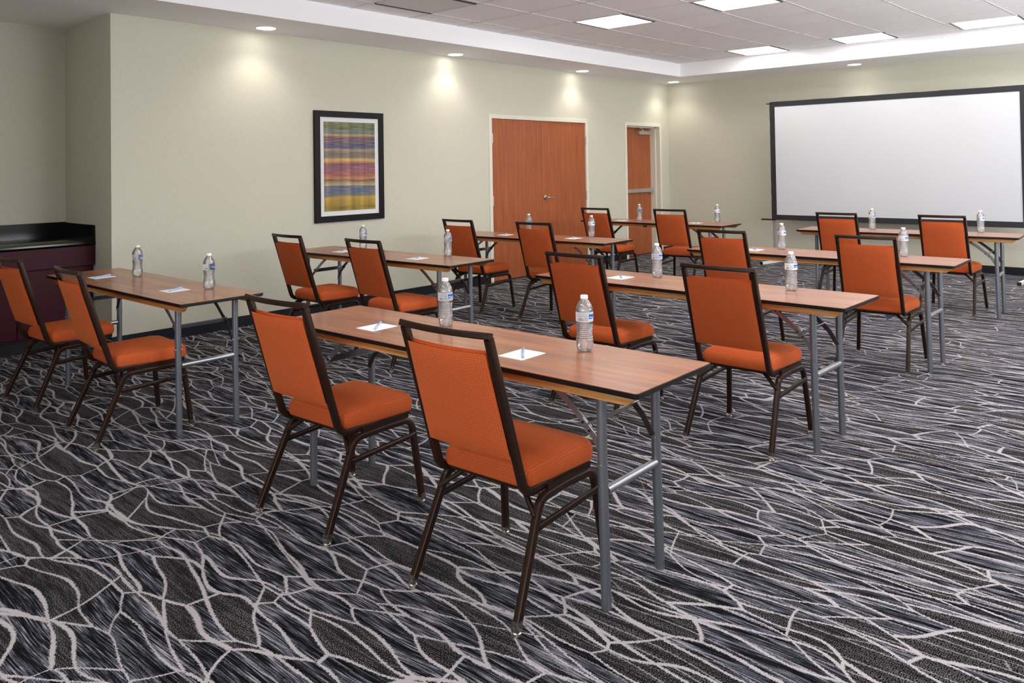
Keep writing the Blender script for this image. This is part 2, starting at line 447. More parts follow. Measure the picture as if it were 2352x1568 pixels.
def sweep(bm, pts, sec, side=(1, 0, 0), closed=False):
    """sweep a section; section u axis stays close to `side`; miters the corners"""
    P = [Vector(p) for p in pts]; n = len(P); rings = []
    side = Vector(side)
    for i in range(n):
        if closed: a = P[i] - P[i - 1]; b = P[(i + 1) % n] - P[i]
        else:
            a = P[i] - P[i - 1] if i > 0 else P[1] - P[0]; b = P[i + 1] - P[i] if i < n - 1 else P[-1] - P[-2]
        a = a.normalized(); b = b.normalized(); t = (a + b).normalized()
        k = 1.0 / max(0.35, math.sqrt(max(0.0, (1 + a.dot(b)) / 2)))
        s = (side - t * side.dot(t))
        s = s.normalized() if s.length > 1e-4 else t.orthogonal().normalized()
        v = t.cross(s).normalized()
        bend = (b - a)
        ring = []
        for (x, y) in sec:
            off = s * x + v * y
            if bend.length > 1e-5 and k > 1.02:
                bd = bend.normalized(); off = off + bd * (off.dot(bd)) * (k - 1)
            ring.append(bm.verts.new(P[i] + off))
        rings.append(ring)
    m = len(sec); rng = range(n) if closed else range(n - 1)
    for i in rng:
        A, B = rings[i], rings[(i + 1) % n]
        for j in range(m): bm.faces.new((A[j], A[(j + 1) % m], B[(j + 1) % m], B[j]))
    if not closed:
        bm.faces.new(rings[0][::-1]); bm.faces.new(rings[-1])

def lathe(bm, prof, n=24, mod=None, cap=True, c=(0, 0)):
    rings = []
    for r, z in prof:
        ring = []
        for k in range(n):
            a = 2 * PI * k / n
            rr = r * (mod(a, z) if mod else 1)
            zz = z
            ring.append(bm.verts.new((c[0] + rr * math.cos(a), c[1] + rr * math.sin(a), zz)))
        rings.append(ring)
    for A, B in zip(rings, rings[1:]):
        for j in range(n): bm.faces.new((A[j], A[(j + 1) % n], B[(j + 1) % n], B[j]))
    if cap:
        bm.faces.new(rings[0][::-1]); bm.faces.new(rings[-1])

def cyl(bm, p0, p1, r, n=12):
    sweep(bm, [p0, p1], csec(r, n), side=(1, 0, 0) if abs((Vector(p1) - Vector(p0)).normalized().x) < 0.9 else (0, 1, 0))

def thing(name, label, cat, loc=(0, 0, 0), rz=0.0, group=None):
    o = bpy.data.objects.new(name, None); COL.objects.link(o)
    o.location = loc; o.rotation_euler = (0, 0, rz); o.empty_display_size = 0.1
    return tag(o, label, cat, group)
def tag(o, label, cat, group=None):
    o['label'] = label; o['category'] = cat
    if group: o['group'] = group
    return o
def struct(o, **kw):
    o['kind'] = 'structure'
    for k, v in kw.items(): o[k] = v
    return o
def copy_tree(o, parent=None):
    c = o.copy(); COL.objects.link(c)
    if parent is not None: c.parent = parent
    for ch in list(o.children): copy_tree(ch, c)
    return c

# ------------------------------------------------------------------ room dimensions (metres)
ZS, ZC = 2.691, 2.882          # soffit and tile heights
XR, YB = 8.9, -14.0            # right wall, rear wall
XA, YA = -0.994, -8.608        # alcove wall, end of the picture wall
SW, SW2 = 0.724, 0.856         # soffit widths
HB = 0.0955
D1 = (-4.165, -2.250); D1H = 2.0
D2 = (-1.218, -0.291); D2H = 1.997
FW = 0.052

bm = bmesh.new(); box(bm, XA - 0.3, XR + 0.3, YB - 0.3, 0.3, -0.1, 0.0)
fl = struct(obj('floor', bm, M_CARPET)); fl['label'] = 'dark carpet with white leaf vein pattern'

bm = bmesh.new()
g_ = 0.03   # rough openings are wider than the doors; the frames cover the gap
box(bm, -0.22, 0, YA, D1[0] - g_, 0, ZS); box(bm, -0.22, 0, D1[1] + g_, D2[0] - g_, 0, ZS); box(bm, -0.22, 0, D2[1] + g_, 0, 0, ZS)
box(bm, -0.22, 0, D1[0] - g_, D1[1] + g_, D1H + g_, ZS); box(bm, -0.22, 0, D2[0] - g_, D2[1] + g_, D2H + g_, ZS)
struct(obj('wall_left', bm, M_WALL))
bm = bmesh.new(); box(bm, XA, -0.22, YA, YA + 0.15, 0, ZS); struct(obj('wall_alcove_end', bm, M_WALL))
bm = bmesh.new(); box(bm, XA - 0.15, XA, YB, YA + 0.15, 0, ZS); struct(obj('wall_alcove_back', bm, M_WALL))
bm = bmesh.new(); box(bm, -0.4, XR + 0.15, 0, 0.15, 0, ZC + 0.2); struct(obj('wall_front', bm, M_WALL))
bm = bmesh.new(); box(bm, XA, 1.6, -10.85, -10.70, 0, ZS); struct(obj('wall_added_shade', bm, M_WALL))  # unseen wall added to shade the alcove from the rear light
W0, W1 = 0.70, 2.30   # window sill and head
bm = bmesh.new()
box(bm, XR, XR + 0.15, YB, -8.1, 0, ZC + .2); box(bm, XR, XR + 0.15, -1.3, 0, 0, ZC + .2)
box(bm, XR, XR + 0.15, -8.1, -1.3, 0, W0); box(bm, XR, XR + 0.15, -8.1, -1.3, W1, ZC + .2)
struct(obj('wall_right', bm, M_WALL))
bm = bmesh.new()
box(bm, XA - .15, 4.0, YB - .15, YB, 0, ZC + .2); box(bm, 8.4, XR + .15, YB - .15, YB, 0, ZC + .2)
box(bm, 4.0, 8.4, YB - .15, YB, 0, W0); box(bm, 4.0, 8.4, YB - .15, YB, W1, ZC + .2)
struct(obj('wall_rear', bm, M_WALL))

# window frames (out of the picture)
def window_frame(name, a, b, rear):
    bm = bmesh.new(); f = .05
    def B(u0, u1, z0, z1):
        if rear: box(bm, u0, u1, YB - .09, YB - .03, z0, z1)
        else: box(bm, XR + .03, XR + .09, u0, u1, z0, z1)
    B(a, b, W0, W0 + f); B(a, b, W1 - f, W1)
    n = 5
    for i in range(n + 1):
        u = a + (b - a - f) * i / n; B(u, u + f, W0 + f, W1 - f)
    return struct(obj(name, bm, M_WHITE))
window_frame('window_1', -8.1, -1.3, False); window_frame('added_window_2', 4.0, 8.4, True)  # the rear window is added, only to carry the front fill

# baseboards
def base_run(name, p0, p1, nrm):
    bm = bmesh.new()
    x0, y0 = p0; x1, y1 = p1; t = 0.007; nx, ny = nrm
    a, b = sorted((x0, x1 + nx * t)) if nx == 0 else sorted((x0, x0 + nx * t))
    c, d = sorted((y0, y1)) if nx else sorted((y0, y0 + ny * t))
    if nx == 0: a, b = sorted((x0, x1))
    box(bm, a, b, c, d, 0, HB)
    if nx: box(bm, *sorted((x0, x0 + nx * (t + 0.006))), c, d, 0, 0.012)
    else: box(bm, a, b, *sorted((y0, y0 + ny * (t + 0.006))), 0, 0.012)
    return struct(obj(name, bm, M_BASE))
base_run('baseboard_left', (0, YA - 0.007), (0, D1[0] - FW), (1, 0))
base_run('baseboard_left', (0, D1[1] + FW), (0, D2[0] - FW), (1, 0))
base_run('baseboard_left', (0, D2[1] + FW + 0.02), (0, -0.007), (1, 0))
base_run('baseboard_front', (0, 0), (XR, 0), (0, -1))
base_run('baseboard_alcove', (-0.30, YA), (0, YA), (0, -1))
base_run('baseboard_right', (XR, YB), (XR, -0.01), (-1, 0))

# ceiling: flat drywall soffit ring round a raised field of tiles
XT1, YT1 = XR - SW, YB + SW2
bm = bmesh.new()
box(bm, XA - 0.15, SW, YB, 0, ZS, ZC + 0.12)
box(bm, XT1, XR, YB, 0, ZS, ZC + 0.12)
box(bm, SW, XT1, -SW2, 0, ZS, ZC + 0.12)
box(bm, SW, XT1, YB, YT1, ZS, ZC + 0.12)
struct(obj('trim_1', bm, M_DRY))
bm = bmesh.new(); box(bm, SW, XT1, YT1, -SW2, ZC, ZC + 0.05)
struct(obj('ceiling', bm, M_TILE))

GX0, GX = 1.045, 0.662
GY = [-1.0, -1.64, -2.22, -2.80, -3.44, -4.11, -4.745, -5.42, -6.08, -6.78, -7.44, -8.10, -8.76, -9.42, -10.08, -10.74, -11.40, -12.06, -12.72]
def gx(k, y):
    x = GX0 + GX * k
    if y > -3.0: x += 0.11 * (y + 3.0) / 2.0
    return x
bm = bmesh.new()
k = 0
while gx(k, -5) < XT1:
    for a, b in zip(GY, GY[1:]):
        xa, xb = gx(k, a), gx(k, b)
        if xa > XT1: continue
        vs = [(xa - .0045, a), (xa + .0045, a), (xb + .0045, b), (xb - .0045, b)]
        prism(bm, vs, 2, ZC - 0.004, ZC + 0.004)
    k += 1
for y in GY: box(bm, SW, XT1, y - .0045, y + .0045, ZC - 0.0045, ZC + 0.004)
struct(obj('trim_2', bm, M_TBAR))

# ------------------------------------------------------------------ ceiling lights
def make_troffer(w, d, label, loc, group):
    t = thing('ceiling_light', label, 'ceiling light', loc, 0, group)
    bm = bmesh.new(); o = 0.018
    hw, hd = w / 2, d / 2
    box(bm, -hw, hw, -hd, -hd + o, -0.007, 0); box(bm, -hw, hw, hd - o, hd, -0.007, 0)
    box(bm, -hw, -hw + o, -hd + o, hd - o, -0.007, 0); box(bm, hw - o, hw, -hd + o, hd - o, -0.007, 0)
    obj('frame', bm, M_WHITE, t)
    bm = bmesh.new()
    box(bm, -hw - 0.004, -hw, -hd, hd, -0.010, 0.0); obj('side_gap', bm, M_SLOT, t)  # dark strips paint the shadow line beside the lens door
    bm = bmesh.new(); box(bm, hw, hw + 0.004, -hd, hd, -0.010, 0.0); obj('side_gap', bm, M_SLOT, t)
    bm = bmesh.new(); box(bm, -hw + o, hw - o, -hd + o, hd - o, -0.0055, -0.001)
    obj('lens', bm, M_LENS, t)
    return t
TG = 'square troffer lights set in the tile ceiling'
tro = [
    (2.015, -4.435, .585, .60, 'square prismatic ceiling light nearest the picture wall, the leftmost one in the tiles'),
    (3.365, -4.435, .60, .60, 'square prismatic ceiling light cut off by the top edge of the photo'),
    (2.130, -1.30, .60, .60, 'square ceiling light nearest the far corner, beside the end soffit'),
    (3.475, -1.325, .60, .56, 'square ceiling light by the end soffit, middle of the three in that row'),
    (4.800, -1.40, .62, .56, 'square ceiling light over the right end of the screen, partly out of frame'),
]
for x, y, w, d, lb in tro: make_troffer(w, d, lb, (x, y, ZC), TG)
hid = 'square troffer light of the same tile ceiling, outside the picture'
for x, y in [(6.15, -1.33), (7.4, -1.33), (4.68, -4.435), (6.0, -4.435), (7.35, -4.435)] + [(x, y) for y in (-7.77, -11.07) for x in (3.36, 4.68, 6.0, 7.35)]:
    make_troffer(.60, .60, hid, (x, y, ZC), TG + ' out of view')

# perforated air panel at the very top of the picture
t = thing('air_vent', 'perforated grey air panel in the ceiling tiles at the top edge of the photo', 'vent', (1.355, -6.43, ZC))
bm = bmesh.new(); box(bm, -.295, .295, -.33, .33, -.006, 0); obj('panel', bm, M_VENT, t)
for sx in (.295, -.306):
    bm = bmesh.new(); box(bm, sx, sx + .011, -.335, .335, -.012, 0); obj('side_gap', bm, M_SLOT, t)

def make_downlight(label, x, y, group, aim):
    t = thing('downlight', label, 'ceiling light', (x, y, ZS), 0, group)
    bm = bmesh.new()
    R0, R1 = 0.098, 0.084
    n = 32
    pr = [(R0, 0.0), (R0, -0.004), (R1 + .006, -0.005), (R1, -0.002), (R1, 0.0)]
    rings = []
    for r, z in pr:
        rings.append([bm.verts.new((r * math.cos(2 * PI * k / n), r * math.sin(2 * PI * k / n), z)) for k in range(n)])
    for i in range(len(rings)):
        A, B = rings[i], rings[(i + 1) % len(rings)]
        for j in range(n): bm.faces.new((A[j], A[(j + 1) % n], B[(j + 1) % n], B[j]))
    obj('trim_ring', bm, M_WHITE, t, 50)
    bm = bmesh.new(); lathe(bm, [(R1, -0.0035), (R1, -0.0005)], n); obj('lens', bm, M_BULB, t)
    ld = bpy.data.lights.new('lamp', 'SPOT'); ld.energy = SPOT_W; ld.color = (1.0, 0.95, 0.86)
    ld.spot_size = math.radians(126); ld.spot_blend = 0.75; ld.shadow_soft_size = 0.07
    lo = bpy.data.objects.new('lamp', ld); COL.objects.link(lo); lo.parent = t
    lo.location = (0.06, 0, -0.012) if x < 0.5 and y < -1 else (0, -0.06 * (y > -1), -0.012); lo.rotation_euler = (0, 0, 0)
    return t
DG = 'round recessed downlights in the soffit'
for x, y, lb in [(0.231, -7.353, 'round recessed downlight left of the picture, largest of the soffit row'),
                 (0.176, -4.925, 'round recessed downlight between the picture and the double door'),
                 (0.193, -2.548, 'round recessed downlight above the right leaf of the double door'),
                 (0.290, -0.306, 'round recessed downlight in the far corner above the narrow door'),
                 (3.035, -0.342, 'round recessed downlight in the end soffit above the screen')]:
    make_downlight(lb, x, y, DG, None)
for x, y in [(5.75, -0.34), (8.3, -0.34), (8.6, -3.5), (8.6, -6.5)]:
    make_downlight('round recessed downlight of the soffit ring, outside the picture', x, y, DG + ' out of view', None)

# ------------------------------------------------------------------ doors
def door_frame(name, y0, y1, h, depth):
    bm = bmesh.new(); f = FW; e = 0.014
    box(bm, -depth, e, y0 - f, y0, 0, h + f); box(bm, -depth, e, y1, y1 + f, 0, h + f); box(bm, -depth, e, y0, y1, h, h + f)
    return bm
d1 = struct(thing('door_1', '', '', (0, 0, 0))); del d1['label']; del d1['category']
d1['label'] = 'closed double door in cherry veneer'
obj('door_frame', door_frame('f', D1[0], D1[1], D1H, 0.02), M_TRIM, d1, bevel=0.003)
for i, (a, b) in enumerate(((D1[0] + .003, -3.2105), (-3.2065, D1[1] - .003))):
    bm = bmesh.new(); box(bm, -0.050, -0.006, a, b, 0.012, D1H - 0.003)
    lf = obj('door_leaf', bm, M_DOOR, d1)
    s = -1 if i == 0 else 1
    yh = a if i == 0 else b
    for z in (1.755, 0.99, 0.22):
        bm = bmesh.new(); box(bm, -0.006, 0.012, *sorted((yh - s * .010, yh + s * .012)), z - .058, z + .058)
        cyl(bm, (0.014, yh, z - .058), (0.014, yh, z + .058), 0.007, 10)
        obj('hinge', bm, M_ALU, lf)
    if i == 1:
        bm = bmesh.new(); lathe(bm, [(0.034, 0), (0.034, 0.006), (0.026, 0.016), (0.012, 0.018), (0.012, 0.05)], 24)
        bmesh.ops.rotate(bm, verts=bm.verts, cent=(0, 0, 0), matrix=Matrix.Rotation(PI / 2, 3, 'Y'))
        bmesh.ops.translate(bm, verts=bm.verts, vec=(-0.006, -3.145, 0.995))
        sweep(bm, fillet([(0.03, -3.145, 0.995), (0.052, -3.145, 0.995), (0.052, -3.02, 0.985)], 0.012), rsec(0.012, 0.018, 0.005), side=(1, 0, 0))
        obj('door_handle', bm, M_CHROME, lf, 40)
bm = bmesh.new(); box(bm, -0.09, -0.002, D1[0], D1[1], 0.0, 0.012); obj('threshold', bm, M_BLACK, d1)
bm = bmesh.new(); box(bm, -0.2, -0.055, D1[0], D1[1], 0, D1H); obj('door_back', bm, M_SLOT, d1)

d2 = struct(thing('door_2', '', '', (0, 0, 0))); del d2['category']
d2['label'] = 'narrow recessed exit door with a push bar'
DX = -0.155
obj('door_frame', door_frame('f', D2[0], D2[1], D2H, 0.21), M_TRIM, d2, bevel=0.003)
bm = bmesh.new()
box(bm, DX, DX + 0.09, D2[1] - 0.018, D2[1] + .001, 0, D2H); box(bm, DX, DX + 0.09, D2[0] - .001, D2[0] + 0.018, 0, D2H); box(bm, DX, DX + 0.09, D2[0], D2[1], D2H - 0.018, D2H + .001)
obj('door_stop', bm, M_TRIM, d2)
bm = bmesh.new(); box(bm, DX - 0.045, DX, D2[0] + .002, D2[1] - .002, 0.008, D2H - .003); lf = obj('door_leaf', bm, M_DOOR, d2)
bm = bmesh.new()
box(bm, DX, DX + 0.052, -1.16, -0.325, 0.975, 1.03); box(bm, DX, DX + 0.062, -0.43, -0.318, 0.965, 1.038); box(bm, DX, DX + .02, -1.17, -1.05, 0.97, 1.035)
obj('push_bar', bm, M_ALU, lf, bevel=0.004)
cl = bmesh.new(); box(cl, DX, DX + 0.06, -0.70, -0.36, 1.875, 1.935)
co = obj('door_closer', cl, M_ALU, lf, bevel=0.005)
bm = bmesh.new()
sweep(bm, [(DX + .05, -0.60, 1.955), (DX + .16, -0.83, 1.965)], rsec(0.02, 0.006, .002), side=(1, 0, 0))
sweep(bm, [(DX + .16, -0.83, 1.972), (DX + .05, -0.40, 1.974)], rsec(0.02, 0.006, .002), side=(1, 0, 0))
cyl(bm, (DX + .05, -0.60, 1.935), (DX + .05, -0.60, 1.96), 0.01)
obj('closer_arm', bm, M_ALU, co)

# ------------------------------------------------------------------ framed picture (on the left wall)
t = thing('framed_picture', 'striped abstract print with white mat in a black frame on the beige wall', 'picture', (0, -6.285, 1.4355))
hy, hz, fw = 0.426, 0.5545, 0.062
bm = bmesh.new()
for a in ((-hy, hy, hz - fw, hz), (-hy, hy, -hz, -hz + fw), (-hy, -hy + fw, -hz + fw, hz - fw), (hy - fw, hy, -hz + fw, hz - fw)):
    box(bm, 0.0, 0.030, a[0], a[1], a[2], a[3])
obj('frame', bm, M_PICFR, t)
bm = bmesh.new(); box(bm, 0.004, 0.016, -hy + fw, hy - fw, -hz + fw, hz - fw); obj('mat_board', bm, M_MAT, t)
bm = bmesh.new(); box(bm, 0.014, 0.0175, -hy + fw + .047, hy - fw - .047, -hz + fw + .045, hz - fw - .045); obj('print', bm, M_ART, t)

# ------------------------------------------------------------------ cabinet and counter in the alcove
t = thing('cabinet', 'glossy burgundy cabinet standing in the alcove at the left edge', 'cabinet', (-0.335, -8.608, 0))
L = -1.90
bm = bmesh.new(); box(bm, -0.64, -0.025, L, -0.012, 0.105, 0.812); obj('body', bm, M_CAB, t)
bm = bmesh.new(); box(bm, -0.60, -0.06, L, -0.02, 0.0, 0.105); obj('toe_kick', bm, M_BLACK, t)
bm = bmesh.new(); box(bm, -0.025, 0.016, L, -0.006, 0.652, 0.812); obj('fascia', bm, M_CAB, t, bevel=0.002)
ys = [-0.022, -0.570, -1.118, -1.666]
for a, b in zip(ys, ys[1:]):
    bm = bmesh.new(); box(bm, -0.025, -0.003, b + 0.003, a - 0.003, 0.125, 0.645); obj('door', bm, M_CAB, t, bevel=0.002)
t = thing('countertop', 'glossy black stone counter with low backsplash on the burgundy cabinet', 'countertop', (-0.335, -8.608, 0.812))
prof = [(-0.655, 0.0), (0.004, 0.0), (0.016, 0.006), (0.020, 0.017), (0.016, 0.030), (0.004, 0.036), (-0.655, 0.036)]
bm = bmesh.new(); prism(bm, prof, 1, L, -0.004); obj('slab', bm, M_BLACKGLOSS, t, 30)
bm = bmesh.new(); box(bm, -0.657, -0.640, L, -0.004, 0.036, 0.170); box(bm, -0.640, 0.012, -0.021, -0.004, 0.036, 0.166)
obj('backsplash', bm, M_BLACKGLOSS, t, bevel=0.002)

# ------------------------------------------------------------------ projection screen
SX0, SX1, SZ0, SZ1, SY = 1.941, 4.992, 0.612, 2.250, -0.525
t = thing('projection_screen', 'large white projection screen with black border on folding legs', 'projection screen', ((SX0 + SX1) / 2, SY, 0))
hx = (SX1 - SX0) / 2; bw = 0.068
bm = bmesh.new(); box(bm, -hx + bw - .01, hx - bw + .01, -0.004, 0.0, SZ0 + bw - .01, SZ1 - bw + .01); obj('screen_fabric', bm, M_SCREEN, t)
bm = bmesh.new()
def strip(bm, p0, p1, w, nrm, seed):
    rnd = random.Random(seed); n = 30
    A, B = [], []
    p0 = Vector(p0); p1 = Vector(p1); nr = Vector(nrm)
    for i in range(n + 1):
        p = p0.lerp(p1, i / n); j = 0.004 * rnd.random()
        A.append(p); B.append(p + nr * (w + j))
    for i in range(n):
        for (y0, flip) in ((-0.010, 0), (0.002, 1)):
            pass
    va = [bm.verts.new((q.x, -0.010, q.z)) for q in A]; vb = [bm.verts.new((q.x, -0.012, q.z)) for q in B]
    wa = [bm.verts.new((q.x, 0.002, q.z)) for q in A]; wb = [bm.verts.new((q.x, 0.002, q.z)) for q in B]
    for i in range(n):
        bm.faces.new((va[i], va[i + 1], vb[i + 1], vb[i])); bm.faces.new((wa[i + 1], wa[i], wb[i], wb[i + 1]))
        bm.faces.new((vb[i], vb[i + 1], wb[i + 1], wb[i])); bm.faces.new((va[i + 1], va[i], wa[i], wa[i + 1]))
strip(bm, (-hx, 0, SZ1 - bw), (hx, 0, SZ1 - bw), bw, (0, 0, 1), 1)
obj('border', bm, M_SCRBORDER, t); bm = bmesh.new()
strip(bm, (-hx, 0, SZ0 + bw), (hx, 0, SZ0 + bw), bw, (0, 0, -1), 2)
obj('border', bm, M_SCRBORDER, t); bm = bmesh.new()
strip(bm, (-hx + bw, 0, SZ0 + .01), (-hx + bw, 0, SZ1 - .01), bw, (-1, 0, 0), 3)
obj('border', bm, M_SCRBORDER, t); bm = bmesh.new()
strip(bm, (hx - bw, 0, SZ0 + .01), (hx - bw, 0, SZ1 - .01), bw, (1, 0, 0), 4)
obj('border', bm, M_SCRBORDER, t)
bm = bmesh.new()
for z in (SZ0 + .03, SZ1 - .03): box(bm, -hx + .01, hx - .01, 0.004, 0.034, z - .015, z + .015)
for x in (-hx + .025, 0, hx - .025): box(bm, x - .015, x + .015, 0.004, 0.034, SZ0 + .02, SZ1 - .02)
obj('tube_frame', bm, M_ALU, t)
nS = 12
for i in range(nS):
    x = -hx + 0.12 + (2 * hx - 0.24) * i / (nS - 1)
    for z in (SZ1 - 0.014, SZ0 + 0.014):
        bm = bmesh.new(); cyl(bm, (x, -0.0155, z), (x, -0.009, z), 0.006, 10); obj('snap', bm, M_BLACK, t)
bm = bmesh.new(); box(bm, -hx - .16, -hx + .05, -.012, .004, SZ0 - .012, SZ0 + .008); obj('corner_bar', bm, M_BLACK, t)
bm = bmesh.new(); box(bm, -hx - .05, -hx + .05, -.012, .0, SZ1 - .028, SZ1 - .014); obj('corner_bar', bm, M_BLACK, t)
bm = bmesh.new(); box(bm, hx - .05, hx + .16, -.012, .004, SZ0 - .012, SZ0 + .008); obj('corner_bar', bm, M_BLACK, t)
for s, px in ((-1, -hx + .006), (1, hx - .03)):
    bm = bmesh.new(); box(bm, px - .018, px + .018, 0.036, 0.072, 0.04, SZ0 + .6)
    lg = obj('leg', bm, M_ALU, t, bevel=.003)
    bm = bmesh.new()
    xf = px - 0.075 if s < 0 else px - .03
    y0, y1 = (-.235, .24) if s < 0 else (-.40, .30)
    sweep(bm, [(xf, y0, 0.020), (px, 0.054, 0.022), (px + (px - xf) * .4, y1, 0.020)] if s < 0 else [(xf, y0, .02), (px, .054, .022), (px, y1, .02)], rsec(.036, .036, .004), side=(1, 0, 0))
    ft = obj('foot', bm, M_WHITE, lg)
    bm = bmesh.new(); box(bm, xf - .020, xf + .020, y0 - .006, y0 + .004, 0.0, .040); obj('end_cap', bm, M_BLACK, ft)

# ------------------------------------------------------------------ folding tables
TH, TL, TW = 0.7225, 1.920, 0.480
def rrect(hx, hy, r, n=4):
    out = []
    for cx, cy, a0 in ((hx - r, hy - r, 0), (-hx + r, hy - r, 90), (-hx + r, -hy + r, 180), (hx - r, -hy + r, 270)):
        for k in range(n + 1):
            a = math.radians(a0 + 90 * k / n); out.append((cx + r * math.cos(a), cy + r * math.sin(a)))
    return out
def make_table():
    t = thing('folding_table', '', 'table')
    bm = bmesh.new(); prism(bm, rrect(TL / 2 - .003, TW / 2 - .003, .012), 2, TH - .004, TH); obj('tabletop', bm, M_LAM, t)
    bm = bmesh.new()
    o = rrect(TL / 2, TW / 2, .013)
    prof = [(0.0, TH - .0015), (0.0, TH - .014), (-.003, TH - .018), (-.02, TH - .018), (-.02, TH - .0035), (-.0025, TH - .0035)]
    rings = []
    for d, z in prof:
        rings.append([bm.verts.new((x * (TL / 2 + d) / (TL / 2), y * (TW / 2 + d) / (TW / 2), z)) for x, y in o])
    for i in range(len(rings)):
        A, B = rings[i], rings[(i + 1) % len(rings)]
        for j in range(len(o)): bm.faces.new((A[j], A[(j + 1) % len(o)], B[(j + 1) % len(o)], B[j]))
    obj('edge_band', bm, M_EDGE, t)
    bm = bmesh.new(); box(bm, -TL / 2 + .015, TL / 2 - .015, -TW / 2 + .015, TW / 2 - .015, TH - .017, TH - .0042); obj('underboard', bm, M_SLOT, t)
    for s in (-1, 1):
        bm = bmesh.new(); y0, y1 = sorted((s * .215, s * .187))
        prism(bm, [(-.945, TH - .017), (-.905, TH - .050), (.905, TH - .050), (.945, TH - .017)], 1, y0, y1)
        obj('apron', bm, M_APRON, t, bevel=.002)
    for e in (-1, 1):
        X = e * .780
        for s in (-1, 1):
            bm = bmesh.new()
            sweep(bm, [(X - e * .001, s * .165, TH - .018), (X - e * .002, s * .165, .455), (X + e * .004, s * .165, .0)], csec(.0165, 16), side=(1, 0, 0))
            lg = obj('leg', bm, M_STEEL, t, 50)
            bm = bmesh.new(); cyl(bm, (X, s * .165 - .020, .452), (X, s * .165 + .020, .452), .006, 10); obj('rivet', bm, M_ZINC, lg, 40)
            bm = bmesh.new()
            sec = rsec(.004, .024, .0015, 1)
            sweep(bm, [(X - e * .27, s * .143, TH - .02), (X - e * .16, s * .143, TH - .095), (X - e * .062, s * .143, .548)], sec, side=(0, 1, 0))
            br = obj('brace', bm, M_ZINC if s < 0 else M_DARKSTEEL, t); bm = bmesh.new()
            sweep(bm, fillet([(X - e * .095, s * .147, .572), (X - e * .045, s * .147, .528), (X - e * .004, s * .147, .462)], .05), sec, side=(0, 1, 0))
            obj('brace_link', bm, M_ZINC if s < 0 else M_DARKSTEEL, t)
            for (dx, z) in ((-.20, .658), (-.088, .566), (-.062, .543)):
                bm = bmesh.new(); cyl(bm, (X + e * dx, s * .147 - .0055, z), (X + e * dx, s * .147 + .0055, z), .0045, 8)
                obj('rivet', bm, M_BLACK, br)
        bm = bmesh.new(); cyl(bm, (X + e * .001, -.150, .367), (X + e * .001, .150, .367), .0145, 14); obj('crossbar', bm, M_ZINC, t, 50)
        bm = bmesh.new(); sweep(bm, [(X - e * .072, -.152, .560), (X - e * .072, .152, .560)], rsec(.004, .034, .001, 1), side=(e * .72, 0, -.69)); obj('lock_plate', bm, M_ZINC, t)
        bm = bmesh.new(); box(bm, X - .03, X + .03, -.185, .185, TH - .024, TH - .0175); obj('mounting_plate', bm, M_DARKSTEEL, t)
    return t
TABLES = {
 'L1': (1.6518, -9.0543, .0088, 'brown folding table in front of the burgundy cabinet at the left edge'),
 'L2': (1.6440, -7.1713, .0368, 'brown folding table standing below the framed striped picture'),
 'L3': (1.6402, -5.3056, .0356, 'brown folding table in front of the closed double door'),
 'L4': (1.5965, -3.0004, -.0011, 'farthest brown folding table on the left, in front of the narrow door'),
 'R1': (4.3436, -8.9527, .0176, 'largest brown folding table, nearest the camera'),
 'R2': (4.3461, -7.1562, -.0174, 'brown folding table directly behind the nearest table, second on the right side'),
 'R3': (4.3690, -5.2710, .0087, 'brown folding table third from the camera on the right side'),
 'R4': (4.3400, -2.990, .0520, 'brown folding table directly in front of the white screen'),
}
TG_ = 'brown folding tables in two columns'
tp = make_table(); TOBJ = {}
for i, (k, (x, y, a, lb)) in enumerate(TABLES.items()):
    o = tp if i == 0 else copy_tree(tp)
    o.location = (x, y, 0); o.rotation_euler = (0, 0, a); o['label'] = lb; o['group'] = TG_; TOBJ[k] = o
bm = bmesh.new(); box(bm, -.055, -.005, -.2195, -.2150, .672, .690); obj('apron_clip', bm, M_BLACK, TOBJ['L4'])

